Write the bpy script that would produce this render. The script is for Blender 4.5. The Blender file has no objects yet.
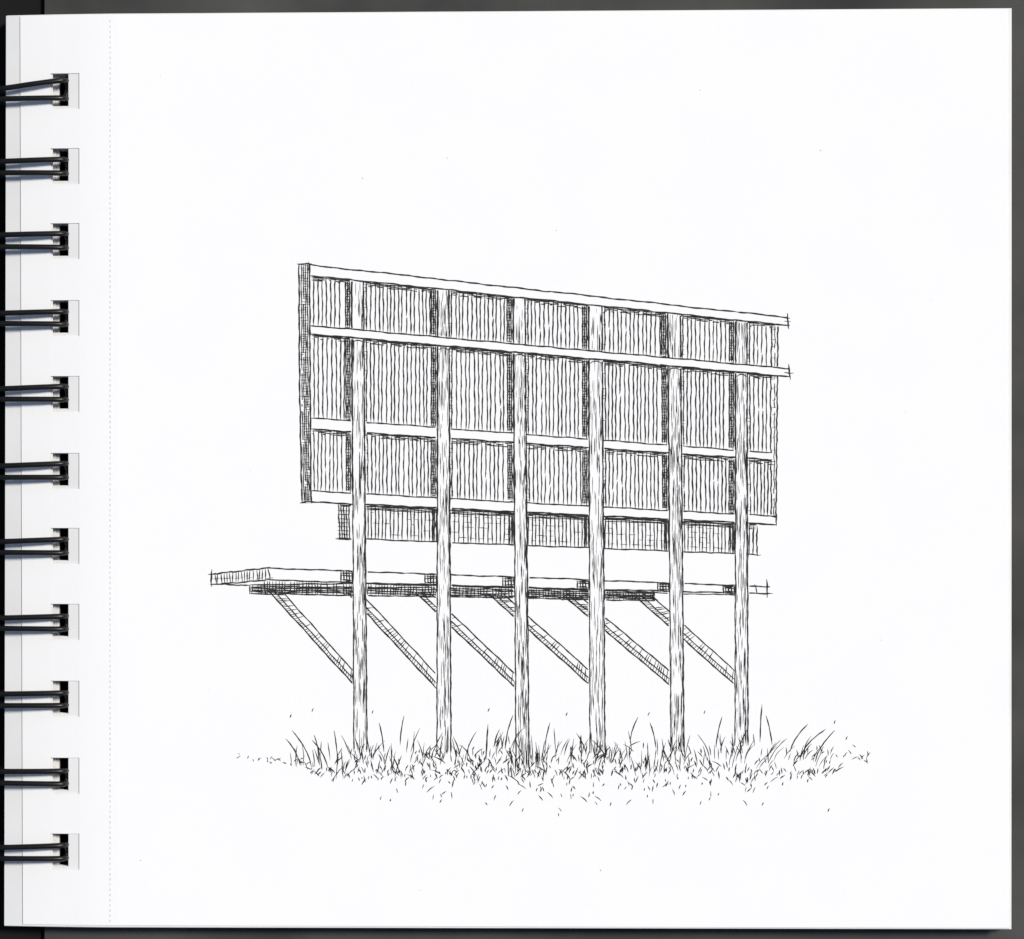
import bpy, math, random
from mathutils import Vector
R = random.Random(11)
MM = 0.001
U = 0.0002            # one page unit = 0.2 mm
def PX(x): return (x-512)*U
def PY(y): return (469.5-y)*U

# ------------------------------------------------------------ materials
def mat(name, c1, c2, scale, rough=0.8, bump=0.0, bscale=3000, spec=0.3, metal=0.0):
    m = bpy.data.materials.new(name); m.use_nodes = True
    nt = m.node_tree; b = nt.nodes["Principled BSDF"]
    tc = nt.nodes.new("ShaderNodeTexCoord")
    n = nt.nodes.new("ShaderNodeTexNoise"); n.inputs["Scale"].default_value = scale
    n.inputs["Detail"].default_value = 6
    nt.links.new(tc.outputs["Object"], n.inputs["Vector"])
    r = nt.nodes.new("ShaderNodeValToRGB")
    r.color_ramp.elements[0].position = 0.3; r.color_ramp.elements[1].position = 0.7
    r.color_ramp.elements[0].color = (*c1, 1); r.color_ramp.elements[1].color = (*c2, 1)
    nt.links.new(n.outputs["Fac"], r.inputs["Fac"])
    nt.links.new(r.outputs["Color"], b.inputs["Base Color"])
    b.inputs["Roughness"].default_value = rough
    b.inputs["Specular IOR Level"].default_value = spec
    b.inputs["Metallic"].default_value = metal
    if bump:
        n2 = nt.nodes.new("ShaderNodeTexNoise"); n2.inputs["Scale"].default_value = bscale
        n2.inputs["Detail"].default_value = 4
        nt.links.new(tc.outputs["Object"], n2.inputs["Vector"])
        bp = nt.nodes.new("ShaderNodeBump"); bp.inputs["Strength"].default_value = bump
        bp.inputs["Distance"].default_value = 0.00005
        nt.links.new(n2.outputs["Fac"], bp.inputs["Height"])
        nt.links.new(bp.outputs["Normal"], b.inputs["Normal"])
    return m
M_paper = mat("paper", (.862,.862,.860), (.872,.872,.870), 60, 0.9, 0.2, 1500, 0.1)
M_paper2 = mat("paper_lower", (.72,.72,.715), (.78,.78,.775), 60, 0.9, 0.3, 1500, 0.1)
M_cover = mat("cover_board", (.032,.032,.032), (.07,.07,.068), 35, 0.8, 0.4, 2500, 0.2)
M_table = mat("dark_tabletop", (.005,.005,.005), (.010,.010,.010), 20, 0.8, 0.2, 800, 0.15)
M_wire = mat("black_wire", (.004,.004,.004), (.007,.007,.007), 400, 0.38, 0.0, 1, 0.35)
M_ink = mat("black_ink", (.012,.012,.012), (.04,.04,.04), 900, 0.8, 0, 1, 0.15)
M_perf = mat("perforation_cut", (.34,.34,.34), (.52,.52,.52), 900, 0.9, 0, 1, 0.1)

def mesh_obj(name, verts, faces, m, parent=None, smooth=False):
    me = bpy.data.meshes.new(name); me.from_pydata(verts, [], faces); me.update()
    me.materials.append(m)
    if smooth:
        for p in me.polygons: p.use_smooth = True
    o = bpy.data.objects.new(name, me); bpy.context.scene.collection.objects.link(o)
    if parent: o.parent = parent
    return o

# ------------------------------------------------------------ sketchbook
book = bpy.data.objects.new("sketchbook", None)
bpy.context.scene.collection.objects.link(book)
RINGS = [91,166,241,318,394,471,546,622,699,776,852]

def curl(x):     # sheets sag towards the wire
    if x >= 118: return 0.0
    t = (118-x)/118.0
    return -2.3*MM*t**1.6

def sheet(name, xl, xr, yt, yb, hx, hy, z0, th, m, curled=True):
    xs = [xl(470)]
    base = [8,14,20,26,32,38,44,hx[0],hx[1],86,92,98,104,110,118,200,400,600,800,xr(470)]
    for b in sorted(base):
        if b > xs[-1]+0.5: xs.append(b)
    ys = [yt(0)]
    for c in RINGS: ys += [c+hy[0], c+hy[1]]
    ys.append(yb(0))
    nx, ny = len(xs), len(ys)
    V=[];F=[]
    for k in (0,1):
        for j in range(ny):
            for i in range(nx):
                x=xs[i]; y=ys[j]
                if i==0: x=xl(y)
                if i==nx-1: x=xr(y)
                if j==0: y=yt(x)
                if j==ny-1: y=yb(x)
                V.append((PX(x),PY(y),z0-(th if k else 0)+(curl(x) if curled else 0)))
    def solid(i,j):
        if i<0 or j<0 or i>=nx-1 or j>=ny-1: return False
        xm=(xs[i]+xs[i+1])/2
        return not (hx[0]<xm<hx[1] and j%2==1)
    N=nx*ny
    for j in range(ny-1):
        for i in range(nx-1):
            if not solid(i,j): continue
            a=j*nx+i;b=a+1;c=a+nx+1;d=a+nx
            F.append((a,d,c,b)); F.append((a+N,b+N,c+N,d+N))
            for (di,dj,p,q) in ((0,-1,a,b),(1,0,b,c),(0,1,c,d),(-1,0,d,a)):
                if not solid(i+di,j+dj): F.append((p,q,q+N,p+N))
    return mesh_obj(name,V,F,m,book)

yT=lambda x:15.5-0.0062*x
yB=lambda x:925+0.003*x
sheet("top_page", lambda y:19+0.003*y, lambda y:1008+0.001*y, yT, yB,(50,79),(-18,18),0.0,0.18*MM,M_paper)
sheet("page_2", lambda y:4.5-0.002*y, lambda y:1010.5+0.0005*y, lambda x:14.5-0.005*x, lambda x:927+0.002*x,(50.5,68),(-18.5,15),-0.26*MM,0.16*MM,M_paper2)
sheet("page_3", lambda y:5.5-0.003*y, lambda y:1012-0.0003*y, lambda x:14-0.0060*x, lambda x:927.5+0.002*x,(52,67.5),(-17.5,14.5),-0.5*MM,0.16*MM,M_paper2)
sheet("page_4", lambda y:6-0.003*y, lambda y:1011, lambda x:14-0.0060*x, lambda x:927.5+0.002*x,(50,67.5),(-17.5,14.5),-1.3*MM,0.16*MM,M_paper2)
sheet("page_5", lambda y:6-0.003*y, lambda y:1012.5, lambda x:14-0.0060*x, lambda x:927.5+0.002*x,(54,67.5),(-17.5,14.5),-2.6*MM,0.16*MM,M_paper2)
sheet("page_block", lambda y:7-0.003*y, lambda y:1013, lambda x:14-0.005*x, lambda x:927.5+0.002*x,(57,69),(-17,16),-3.1*MM,2.0*MM,M_paper2)
sheet("back_cover", lambda y:40, lambda y:1046, lambda x:-14, lambda x:952,(47,70),(-17,17),-7.45*MM,0.7*MM,M_cover,False)
# thick outer part of the page stack that keeps the book up (beyond the sagging margin)
V=[(PX(x),PY(y),z) for z in(-5.12*MM,-7.42*MM) for (x,y) in((120,12),(1010,9),(1010,927),(120,926))]
mesh_obj("lower_pages",V,[(0,3,2,1),(4,5,6,7),(0,1,5,4),(1,2,6,5),(2,3,7,6),(3,0,4,7)],M_paper2,book)
# front cover, folded round underneath
V=[(PX(x),PY(y),z) for z in(-8.2*MM,-9.3*MM) for (x,y) in((88,-16),(1048,-16),(1048,954),(88,954))]
mesh_obj("front_cover",V,[(0,3,2,1),(4,5,6,7),(0,1,5,4),(1,2,6,5),(2,3,7,6),(3,0,4,7)],M_cover,book)

# twin-loop wire
def catmull(P, n=8):
    out=[]
    for i in range(len(P)-1):
        p0=P[max(i-1,0)];p1=P[i];p2=P[i+1];p3=P[min(i+2,len(P)-1)]
        for k in range(n):
            t=k/n
            out.append(tuple(0.5*((2*b)+(-a+c)*t+(2*a-5*b+4*c-d)*t*t+(-a+3*b-3*c+d)*t**3) for a,b,c,d in zip(p0,p1,p2,p3)))
    out.append(P[-1]); return out
def tube(V,F,pts,r,ns=10):
    s=len(V)
    pts=[Vector(p) for p in pts]
    for i,p in enumerate(pts):
        t=(pts[min(i+1,len(pts)-1)]-pts[max(i-1,0)]).normalized()
        up=Vector((0,1,0)) if abs(t.y)<0.9 else Vector((1,0,0))
        a=t.cross(up).normalized(); b=t.cross(a)
        for k in range(ns):
            an=2*math.pi*k/ns
            V.append(tuple(p+r*(math.cos(an)*a+math.sin(an)*b)))
    for i in range(len(pts)-1):
        for k in range(ns):
            k2=(k+1)%ns
            F.append((s+i*ns+k,s+i*ns+k2,s+(i+1)*ns+k2,s+(i+1)*ns+k))
V=[];F=[]
for n,c in enumerate(RINGS):
    sk=[-8,-1,-1,-1,-1,-1,-2,-1,0,0,0][n]
    j=R.uniform(-1,1)
    prof=[(64,-8.2),(66,-5),(66,-2.2),(65.5,-.6),(62,.45),(50,.9),(30,1.0),(5,.7),(-18,-.2),(-34,-1.9),(-40,-4),(-34,-6.6),(-18,-8.3),(10,-8.8),(50,-8.8)]
    for sgn in (-1,1):
        dv=R.uniform(-.8,.8); dv2=R.uniform(-.8,.8)
        P=[]
        for i,(x,z) in enumerate(prof):
            fr=max(0,min(1,x/66.0))
            y=c+sgn*(5.4+ (2.2 if n==0 else 1.0)*fr)+sk*fr*(0.8 if sgn<0 else .4)+j+(3 if n==0 else 1)+dv*fr+dv2*(1-fr)
            P.append((PX(x),PY(y),z*MM))
        tube(V,F,catmull(P),2.8*U,12)
    yy0=c-6.8+sk*.8+j+1;yy1=c+6.8+sk*.4+j+1
    tube(V,F,catmull([(PX(65),PY(yy0),-1.6*MM),(PX(67),PY((yy0+yy1)/2),-2.0*MM),(PX(65),PY(yy1),-1.6*MM)]),2.6*U)
mesh_obj("wire_binding",V,F,M_wire,book,True)

# ------------------------------------------------------------ ink engine
class Ink:
    def __init__(s,z): s.V=[];s.F=[];s.z=z;s.n=0
    def stroke(s,pts,w=1.2,wob=.4,mask=None,step=2.2,taper=.35,wl=9,skip=0):
        P=[]
        for (a,b) in zip(pts[:-1],pts[1:]):
            d=math.hypot(b[0]-a[0],b[1]-a[1]); k=max(1,int(d/step))
            for i in range(k): P.append((a[0]+(b[0]-a[0])*i/k,a[1]+(b[1]-a[1])*i/k))
        P.append(pts[-1]); n=len(P)
        if n<3:
            P=[P[0],((P[0][0]+P[-1][0])/2,(P[0][1]+P[-1][1])/2),P[-1]];n=3
        ph=[R.uniform(0,6.28) for _ in range(4)]; f=[step*6.28/(wl*R.uniform(.7,1.4)),step*6.28/(wl*R.uniform(1.8,3.2)),step*6.28/(wl*.45),.0]
        s.n+=1; z=s.z+(s.n%400)*6e-8
        prev=None
        for i,(x,y) in enumerate(P):
            a=P[max(0,i-1)];b=P[min(n-1,i+1)]
            dx,dy=b[0]-a[0],b[1]-a[1];l=math.hypot(dx,dy) or 1
            nx,ny=-dy/l,dx/l
            o=wob*(.55*math.sin(ph[0]+f[0]*i)+.7*math.sin(ph[1]+f[1]*i)+.2*math.sin(ph[2]+f[2]*i))
            e=min(i,n-1-i); tp=1 if e>=2 else (taper+(1-taper)*e/2)
            ww=w*.5*tp*(1+.16*math.sin(ph[3]+i*.9)+R.uniform(-.14,.14))
            xx,yy=x+nx*o,y+ny*o
            if (mask and mask(xx,yy)) or (skip and R.random()<skip): prev=None; continue
            k=len(s.V)
            s.V.append((PX(xx+nx*ww),PY(yy+ny*ww),z)); s.V.append((PX(xx-nx*ww),PY(yy-ny*ww),z))
            if prev is not None: s.F.append((prev,prev+1,k+1,k))
            prev=k
    def build(s,name):
        s.V=[(x,y,z+curl(x/U+512)) for (x,y,z) in s.V]
        return mesh_obj(name,s.V,s.F,M_ink)
def ln(a,b):
    return lambda t:a[1]+(b[1]-a[1])*(t-a[0])/(b[0]-a[0])
def lerp(a,b,t): return a+(b-a)*t

# ------------------------------------------------------------ billboard drawing
B=Ink(0.02*MM)
r1t=ln((309,265),(788,317.5)); r1b=ln((309,275.5),(788,325.5))
r2t=ln((310,325.5),(790,369)); r2b=ln((310,334),(790,376.5))
r3t=ln((311,418),(772,453)); r3b=ln((311,429),(772,460))
r4t=ln((311,491),(775,516.5)); r4b=ln((311,502),(775,524.5))
apb=ln((340,538),(757,554.5))
posts=[((352,280),(363.5,280),(354,752),(367,752)),
       ((438,289),(449,289),(437,754),(451,754)),
       ((513.5,297),(525,297),(516,768),(529,768)),
       ((589,305),(602,305),(590,753),(605,753)),
       ((668,312),(680.5,312),(671,752),(684,752)),
       ((736,319),(747,319),(735,746),(748,746))]
def pl(p,y): return p[0][0]+(p[2][0]-p[0][0])*(y-p[0][1])/(p[2][1]-p[0][1])
def pr(p,y): return p[1][0]+(p[3][0]-p[1][0])*(y-p[1][1])/(p[3][1]-p[1][1])
def in_post(x,y):
    for p in posts:
        if y>p[0][1]-4 and pl(p,y)-.2<x<pr(p,y)+.2: return True
    return False
def in_r12(x,y): return (r1t(x)<y<r1b(x)) or (r2t(x)<y<r2b(x))
def in_r34(x,y): return (r3t(x)<y<r3b(x) or r4t(x)<y<r4b(x)) and x>310
def m_panel(x,y): return in_post(x,y) or in_r12(x,y) or in_r34(x,y)

def longline(f,x0,x1,w=1.5,mask=None,seg=None,wb=.35):
    x=x0
    while x<x1-1:
        e=min(x1,x+R.uniform(90,190))
        B.stroke([(x,f(x)),(e,f(e)+R.uniform(-.4,.4))],w,wb,mask,wl=26)
        x=e-R.uniform(0,5)
for f,w in ((r1t,1.5),(r1b,1.5),(r2t,1.4),(r2b,1.7)): longline(f,309,790,w)
longline(lambda x:r1b(x)+1.2,330,775,1.1,in_post); longline(lambda x:r2b(x)+1.3,312,772,1.2,in_post)
longline(r3t,311,772,1.3,in_post); longline(r3b,311,772,1.6,in_post)
longline(r4t,311,776,1.3,in_post); longline(r4b,308,776,1.7,in_post)
longline(lambda x:r4b(x)+1.4,340,757,1.4,in_post)
B.stroke([(787.5,313),(788.5,329)],1.5); B.stroke([(784,321),(791,322)],1.1); B.stroke([(789,364),(790,380)],1.5); B.stroke([(784,372.5),(794,373)],1.2)
B.stroke([(309,262),(309.5,279)],1.6); B.stroke([(310,325),(310.5,335)],1.4); B.stroke([(311,417),(311,430)],1.4); B.stroke([(311,490),(312,503)],1.4)
# left side plate
for o,w in ((0,1.6),(2.4,1.0),(4.4,1.1),(6.4,1.1),(8.4,1.1),(10.6,1.6)):
    B.stroke([(299+o,263.5),(299.5+o,380),(302+o*.85,503.5)],w,.3,wl=20,skip=0 if w>1.5 else .03)
y=265
while y<503:
    xl=lerp(299,302,max(0,(y-330)/170)); q=R.uniform(0,5)
    B.stroke([(xl+q,y+R.uniform(-.4,.4)),(xl+q+R.uniform(4,10.5-q if q<5 else 5.5),y+R.uniform(-.6,.6))],.95,.2)
    y+=R.uniform(1.9,3.2)
B.stroke([(297,264),(312,264)],1.6); B.stroke([(300,503.5),(309,501)],1.6)
# right end of board
B.stroke([(772,323),(770.5,400),(771.5,519)],1.4,.4,lambda x,y:in_r12(x,y) or in_r34(x,y)); B.stroke([(778,322),(777,420),(776,526)],1.4,.4,in_r12); 
B.stroke([(775,324),(774,518)],.9,.4,in_r12,skip=.04)
y=330
while y<516:
    B.stroke([(772,y),(776,y-R.uniform(0,2))],.8,.2,in_r12); y+=R.uniform(6,13)
rows=[(r1b,r2t),(r2b,r3t),(r3b,r4t)]
bays=[(i-1,i) for i in range(7)]
for ri,(ft,fb) in enumerate(rows):
    for (a,b) in bays:
        ym=(ft(540)+fb(540))/2
        def xL(y): return 311.5 if a<0 else pr(posts[a],y)
        def xR(y): return 770 if b>5 else pl(posts[b],y)-7
        x0=xL(ym)+2.5; x1=xR(ym)-1
        x=x0
        while x<x1:
            t=ft(x)+.5; bt=fb(x)-.5; dx=R.uniform(-.7,.7); w=R.uniform(1.1,1.4)
            if R.random()<.15:
                q=R.uniform(.4,.8); B.stroke([(x,t),(x+dx*q,lerp(t,bt,q))],w,.3,m_panel,wl=15); B.stroke([(x+dx*q+.5,lerp(t,bt,q+.02)),(x+dx,bt)],w,.3,m_panel,wl=15)
            else: B.stroke([(x,t),(x+dx,bt)],w,.33,m_panel,wl=15)
            x+=R.uniform(3.4,4.7)
        if a>=0:
            yy=ft(x0)+2
            while yy<fb(x0)-1:
                if R.random()<.45: B.stroke([(xL(yy)+.5,yy),(xL(yy)+R.uniform(2.5,4),yy+.4)],.85,.2,m_panel)
                yy+=R.uniform(3,4.6)
        for k in range(3):
            B.stroke([(xL(ym),ft(xL(ym))+1.6+k*1.5),(xR(ym)+4,ft(xR(ym))+1.6+k*1.5)],1.05,.3,m_panel,wl=9,skip=.05+.09*k)
        if b<=5:
            for k in range(4):
                o=-6.4+k*1.95
                B.stroke([(pl(posts[b],ft(x1))+o,ft(x1)),(pl(posts[b],fb(x1))+o,fb(x1+4))],1.4,.22,m_panel,wl=10)
            yy=ft(x1)+1
            while yy<fb(x1):
                xx=pl(posts[b],yy); B.stroke([(xx-7.2,yy+R.uniform(-.6,.6)),(xx,yy+R.uniform(-.6,.6))],1.15,.2,m_panel)
                yy+=R.uniform(2.5,3.6)
# lower apron
def m_ap(x,y): return in_post(x,y)
longline(apb,340,757,1.3,m_ap)
for k in range(5): B.stroke([(338.5+k*2.6,504.5),(340+k*2.4,540)],1.3,.3,m_ap)
y=506
while y<540: B.stroke([(337.5,y),(350,y+.6)],.9,.2,m_ap); y+=R.uniform(3,4.5)
B.stroke([(335.5,538.8),(352,539.5)],1.5,.3)
x=368
while x<756:
    B.stroke([(x,r4b(x)+1),(x+R.uniform(-.6,.6),apb(x)+R.uniform(-.5,.8))],1.15,.22,m_ap,wl=15)
    x+=R.uniform(3.3,4.6)
for k in range(1,6):
    for i in range(6):
        xa=pr(posts[i],525)+1; xb=(pl(posts[i+1],525)-1) if i<5 else 755
        x=xa+R.uniform(0,8)
        while x<xb:
            e=min(xb,x+R.uniform(3,10))
            fx=lambda q:lerp(r4b(q)+2,apb(q),k/6)
            if R.random()<.5: B.stroke([(x,fx(x)),(e,fx(e))],.75,.25,m_ap)
            x=e+R.uniform(2,6)
for i in range(1,6):
    for k in range(3):
        B.stroke([(pl(posts[i],520)-5+k*2,r4b(posts[i][0][0])),(pl(posts[i],550)-5+k*2,apb(posts[i][0][0]))],1.3,.3,m_ap)
for k in range(3): longline(lambda x:r4b(x)+2+k*1.4,366,756,1.0,m_ap)
B.stroke([(757,526),(757,556)],1.4); B.stroke([(753,528),(753,555)],1.1);B.stroke([(750,554),(761,555)],1.3)
# posts
def m_front(x,y): return in_r12(x,y) or y<r1b(x)
for pi,p in enumerate(posts):
    yt=p[0][1]-3; yb=p[2][1]
    B.stroke([(pl(p,yt),yt),(pl(p,yb),yb)],1.25,.25,m_front,wl=22)
    B.stroke([(pr(p,yt),yt),(pr(p,yb),yb)],1.45,.25,m_front,wl=22)
    y=r2b(p[0][0])+3
    B.stroke([(pl(p,y),y+2),(pl(p,y)+4,y-.5),(pr(p,y)-4,y-.5),(pr(p,y),y+2)],1.2,.2)
    W=pr(p,500)-pl(p,500)
    for k in range(215):
        u=R.random()**.7; u=min(.93,max(.1,u))
        ya=R.uniform(yt+1,yb-6); le=R.uniform(4,26); ye=min(yb,ya+le)
        B.stroke([(pl(p,ya)+u*W,ya),(pl(p,ye)+(u+R.uniform(-.02,.02))*W,ye)],R.uniform(.38,.66),.12,m_front,wl=16)
# platform
pt=ln((268,568),(767,586.5)); pb=ln((268,580),(767,594))
longline(pt,266,770,1.4,in_post); longline(pb,268,770,1.4,in_post)
B.stroke([(208,574.5),(240,571),(270,567.5)],1.5); B.stroke([(210,584.5),(240,582.5),(270,579.5)],1.4); B.stroke([(213,584),(250,585.5)],1.4,.3)
B.stroke([(211.5,569),(211.5,587)],1.5); B.stroke([(268,567),(270,580)],1.4)
x=215
while x<268: B.stroke([(x,574.5-(x-212)*.1),(x+R.uniform(-.5,1.5),584-(x-212)*.07)],1.2,.2); x+=R.uniform(2.4,3.6)
x=213
while x<268: B.stroke([(x,579),(x+8,577.6)],.8,.3); x+=R.uniform(9,12)
B.stroke([(767,579),(767,598)],1.5); B.stroke([(762,593),(773,593.5)],1.1)
B.stroke([(755,584),(757,594)],1.2)
jb=ln((250,593.5),(658,600.5))
def jt(x): return 585 if x<262 else pb(x)+1
x=250
for k in range(6):
    f=k/5
    longline(lambda x:lerp(jt(x),jb(x),f),250,655,1.4,in_post)
x=250
while x<656:
    if R.random()<.9: B.stroke([(x,jt(x)),(x+R.uniform(-1,1),jb(x)+R.uniform(-1,1))],1.3,.3,in_post)
    x+=R.uniform(2.3,3.6)
B.stroke([(640,593),(658,600)],1.4,.3)
longline(lambda x:pb(x)+2,650,735,1.1,in_post)
for i,p in enumerate(posts):
    xr=pl(p,578)
    for k in range(6):
        yy=lerp(pt(xr),pb(xr),k/5)
        if k in(3,): continue
        B.stroke([(xr-12,yy-.3),(xr,yy)],1.6,.3)
    for k in range(5): B.stroke([(xr-12.5+k*2.8,pt(xr)-.5),(xr-12+k*2.8,pb(xr)+1)],1.4,.2,in_post)
# braces
br=[((268,590),(281,590),(354,685),(354,672)),((346,591),(359,591),(437,689),(437,675)),((415,592),(429,592),(516,688),(516,675)),
    ((489,594),(503,594),(590,685),(590,671)),((563,595),(578,595),(671,686),(671,672)),((634,595),(650,594),(735,685),(735,671))]
for a,b,c,d in br:
    B.stroke([a,c],1.5,.25,in_post,wl=24); B.stroke([b,d],1.3,.25,in_post,wl=24)
    q=.4
    m1=(lerp(a[0],b[0],q),a[1]); m2=(c[0],lerp(c[1],d[1],q))
    B.stroke([m1,m2],1.1,.25,in_post,wl=24)
    t=0
    while t<1:
        A=(lerp(a[0],c[0],t),lerp(a[1],c[1],t)); D=(lerp(b[0],d[0],min(1,t+.01)),lerp(b[1],d[1],min(1,t+.01)))
        e=.45 if R.random()<.62 else .97
        B.stroke([A,(lerp(A[0],D[0],e),lerp(A[1],D[1],e)+.5)],1.05,.15,in_post)
        t+=R.uniform(.016,.028)
for a,b,c,d in br:
    for k in range(7):
        B.stroke([(a[0]-6+k*3,a[1]+1),(a[0]+k*2.6,a[1]+3+R.uniform(0,3))],1.3,.2,in_post)
B.build("billboard_drawing")

# ------------------------------------------------------------ grass drawing
G=Ink(0.02*MM)
def blade(x,y,h,lean,w=1.1,curve=.4):
    n=5;P=[]
    for i in range(n+1):
        t=i/n; P.append((x+lean*(t*(1-curve)+t*t*curve),y-h*t*(1-.12*abs(lean)/(h+1)*t)))
    G.stroke(P,w,.12,None,2.2,.3)
def env(x): return max(0,1-((x-545)/300.0)**4)
x=298
while x<834:
    e=env(x); cx=x+R.uniform(-4,4); yb=760+6*math.sin(x*.021)+R.uniform(-9,10)
    fan=R.uniform(-.2,.25)+(-.35 if x<330 else 0)+(.35 if x>740 else 0)
    for k in range(R.randint(2,5)):
        h=R.uniform(7,22)*(0.5+.5*e)
        if R.random()<.2: h*=1.5
        blade(cx+R.uniform(-7,7),yb+R.uniform(-6,6),h,h*(fan+R.gauss(0,.25)),R.uniform(.65,1.0),R.uniform(.2,.8))
    x+=R.uniform(6.5,10)
for k in range(330):
    x=R.gauss(550,125)
    if not 330<x<800: continue
    y=R.gauss(768,8)
    h=R.uniform(3,9); blade(x,y,h,R.gauss(0,.5)*h,R.uniform(.75,1.3))
for p in posts:
    for k in range(8):
        x=R.uniform(p[2][0]-9,p[3][0]+9); h=R.uniform(8,22); blade(x,p[2][1]+R.uniform(-3,10),h,R.gauss(0,.3)*h,R.uniform(.8,1.1))
for k in range(320):
    x=R.uniform(310,838); c=1-((x-570)/280)**2
    y=771+abs(R.gauss(0,14))*max(.12,c)*1.3
    h=R.uniform(2.5,7); blade(x,y,h,R.gauss(.1,.6)*h,R.uniform(.75,1.2))
for k in range(28):
    x=R.uniform(236,315); blade(x,757+R.gauss(0,2)+(x-236)*.12,R.uniform(1.5,4),R.gauss(0,2.5),R.uniform(.7,1.1))
for k in range(24):
    x=R.uniform(800,872); blade(x,758+R.gauss(0,5),R.uniform(1.5,6),R.gauss(1,3),R.uniform(.8,1.1))
for (x,y) in ((522,812),(700,805),(610,806),(380,800),(828,812),(440,803),(762,806),(290,718),(312,712),(372,714),(488,712),(566,716),(648,716),(704,714),(834,724),(846,740)): blade(x,y,4,1.5,1)
for (x,y,h,l) in ((300,765,28,-14),(312,768,40,-20),(322,770,36,-8),(328,768,30,-16),(338,764,34,-4),(400,745,30,4),(486,760,36,2),(505,748,34,8),(760,742,38,2),(790,752,30,18),(800,758,32,26),(815,762,34,20),(772,745,30,-6),(630,742,26,8),(716,748,32,6),(384,752,30,-5),(545,748,26,5),(656,748,26,-6)):
    blade(x,y,h,l,1.1,.6)
G.build("grass_drawing")

S=Ink(0.02*MM)
for (x,y) in ((362,178),(447,158),(556,230),(905,412),(208,690),(880,640),(700,90),(140,860),(930,300),(420,890),(160,76),(820,150),(600,870),(250,470)):
    q=R.uniform(.5,1.2); S.stroke([(x,y),(x+q,y+.5*q)],.85*q+.2,0)
sp=S.build("paper_flecks"); sp.parent=book
Pf=Ink(0.015*MM)
y=20
while y<922:
    Pf.stroke([(110,y),(110.1,y+2.8)],1.0,0); y+=5.2
mesh_obj("perforation",[(a,b,c+curl(110)*.99) for a,b,c in Pf.V],Pf.F,M_perf,book)

# ------------------------------------------------------------ tabletop
V=[(-3,-3,-9.35*MM),(3,-3,-9.35*MM),(3,3,-9.35*MM),(-3,3,-9.35*MM)]
mesh_obj("tabletop",V,[(0,1,2,3)],M_table)

# ------------------------------------------------------------ light
sc=bpy.context.scene
w=bpy.data.worlds.new("World"); sc.world=w; w.use_nodes=True
nt=w.node_tree; bg=nt.nodes["Background"]
sky=nt.nodes.new("ShaderNodeTexSky"); sky.sky_type='NISHITA'; sky.sun_disc=False
EL,AZ=math.radians(58),math.radians(62)
sky.sun_elevation=EL; sky.sun_rotation=AZ
nt.links.new(sky.outputs[0],bg.inputs[0]); bg.inputs[1].default_value=0.07
sd=bpy.data.lights.new("sun","SUN"); sd.energy=3.6; sd.angle=math.radians(10); sd.color=(1,.953,.88)
so=bpy.data.objects.new("sun",sd); sc.collection.objects.link(so)
d=Vector((math.sin(AZ)*math.cos(EL),math.cos(AZ)*math.cos(EL),math.sin(EL)))
so.rotation_euler=d.to_track_quat('Z','Y').to_euler()
so.location=d*2

cd=bpy.data.cameras.new("camera"); cam=bpy.data.objects.new("camera",cd); sc.collection.objects.link(cam)
cam.location=(0,0,0.75); cam.rotation_euler=(0,0,0)
cd.sensor_width=36; cd.lens=36*0.75/(1024*U); cd.clip_start=0.01; cd.clip_end=100
sc.camera=cam
sc.view_settings.view_transform='Standard'; sc.view_settings.look='None'; sc.view_settings.exposure=0
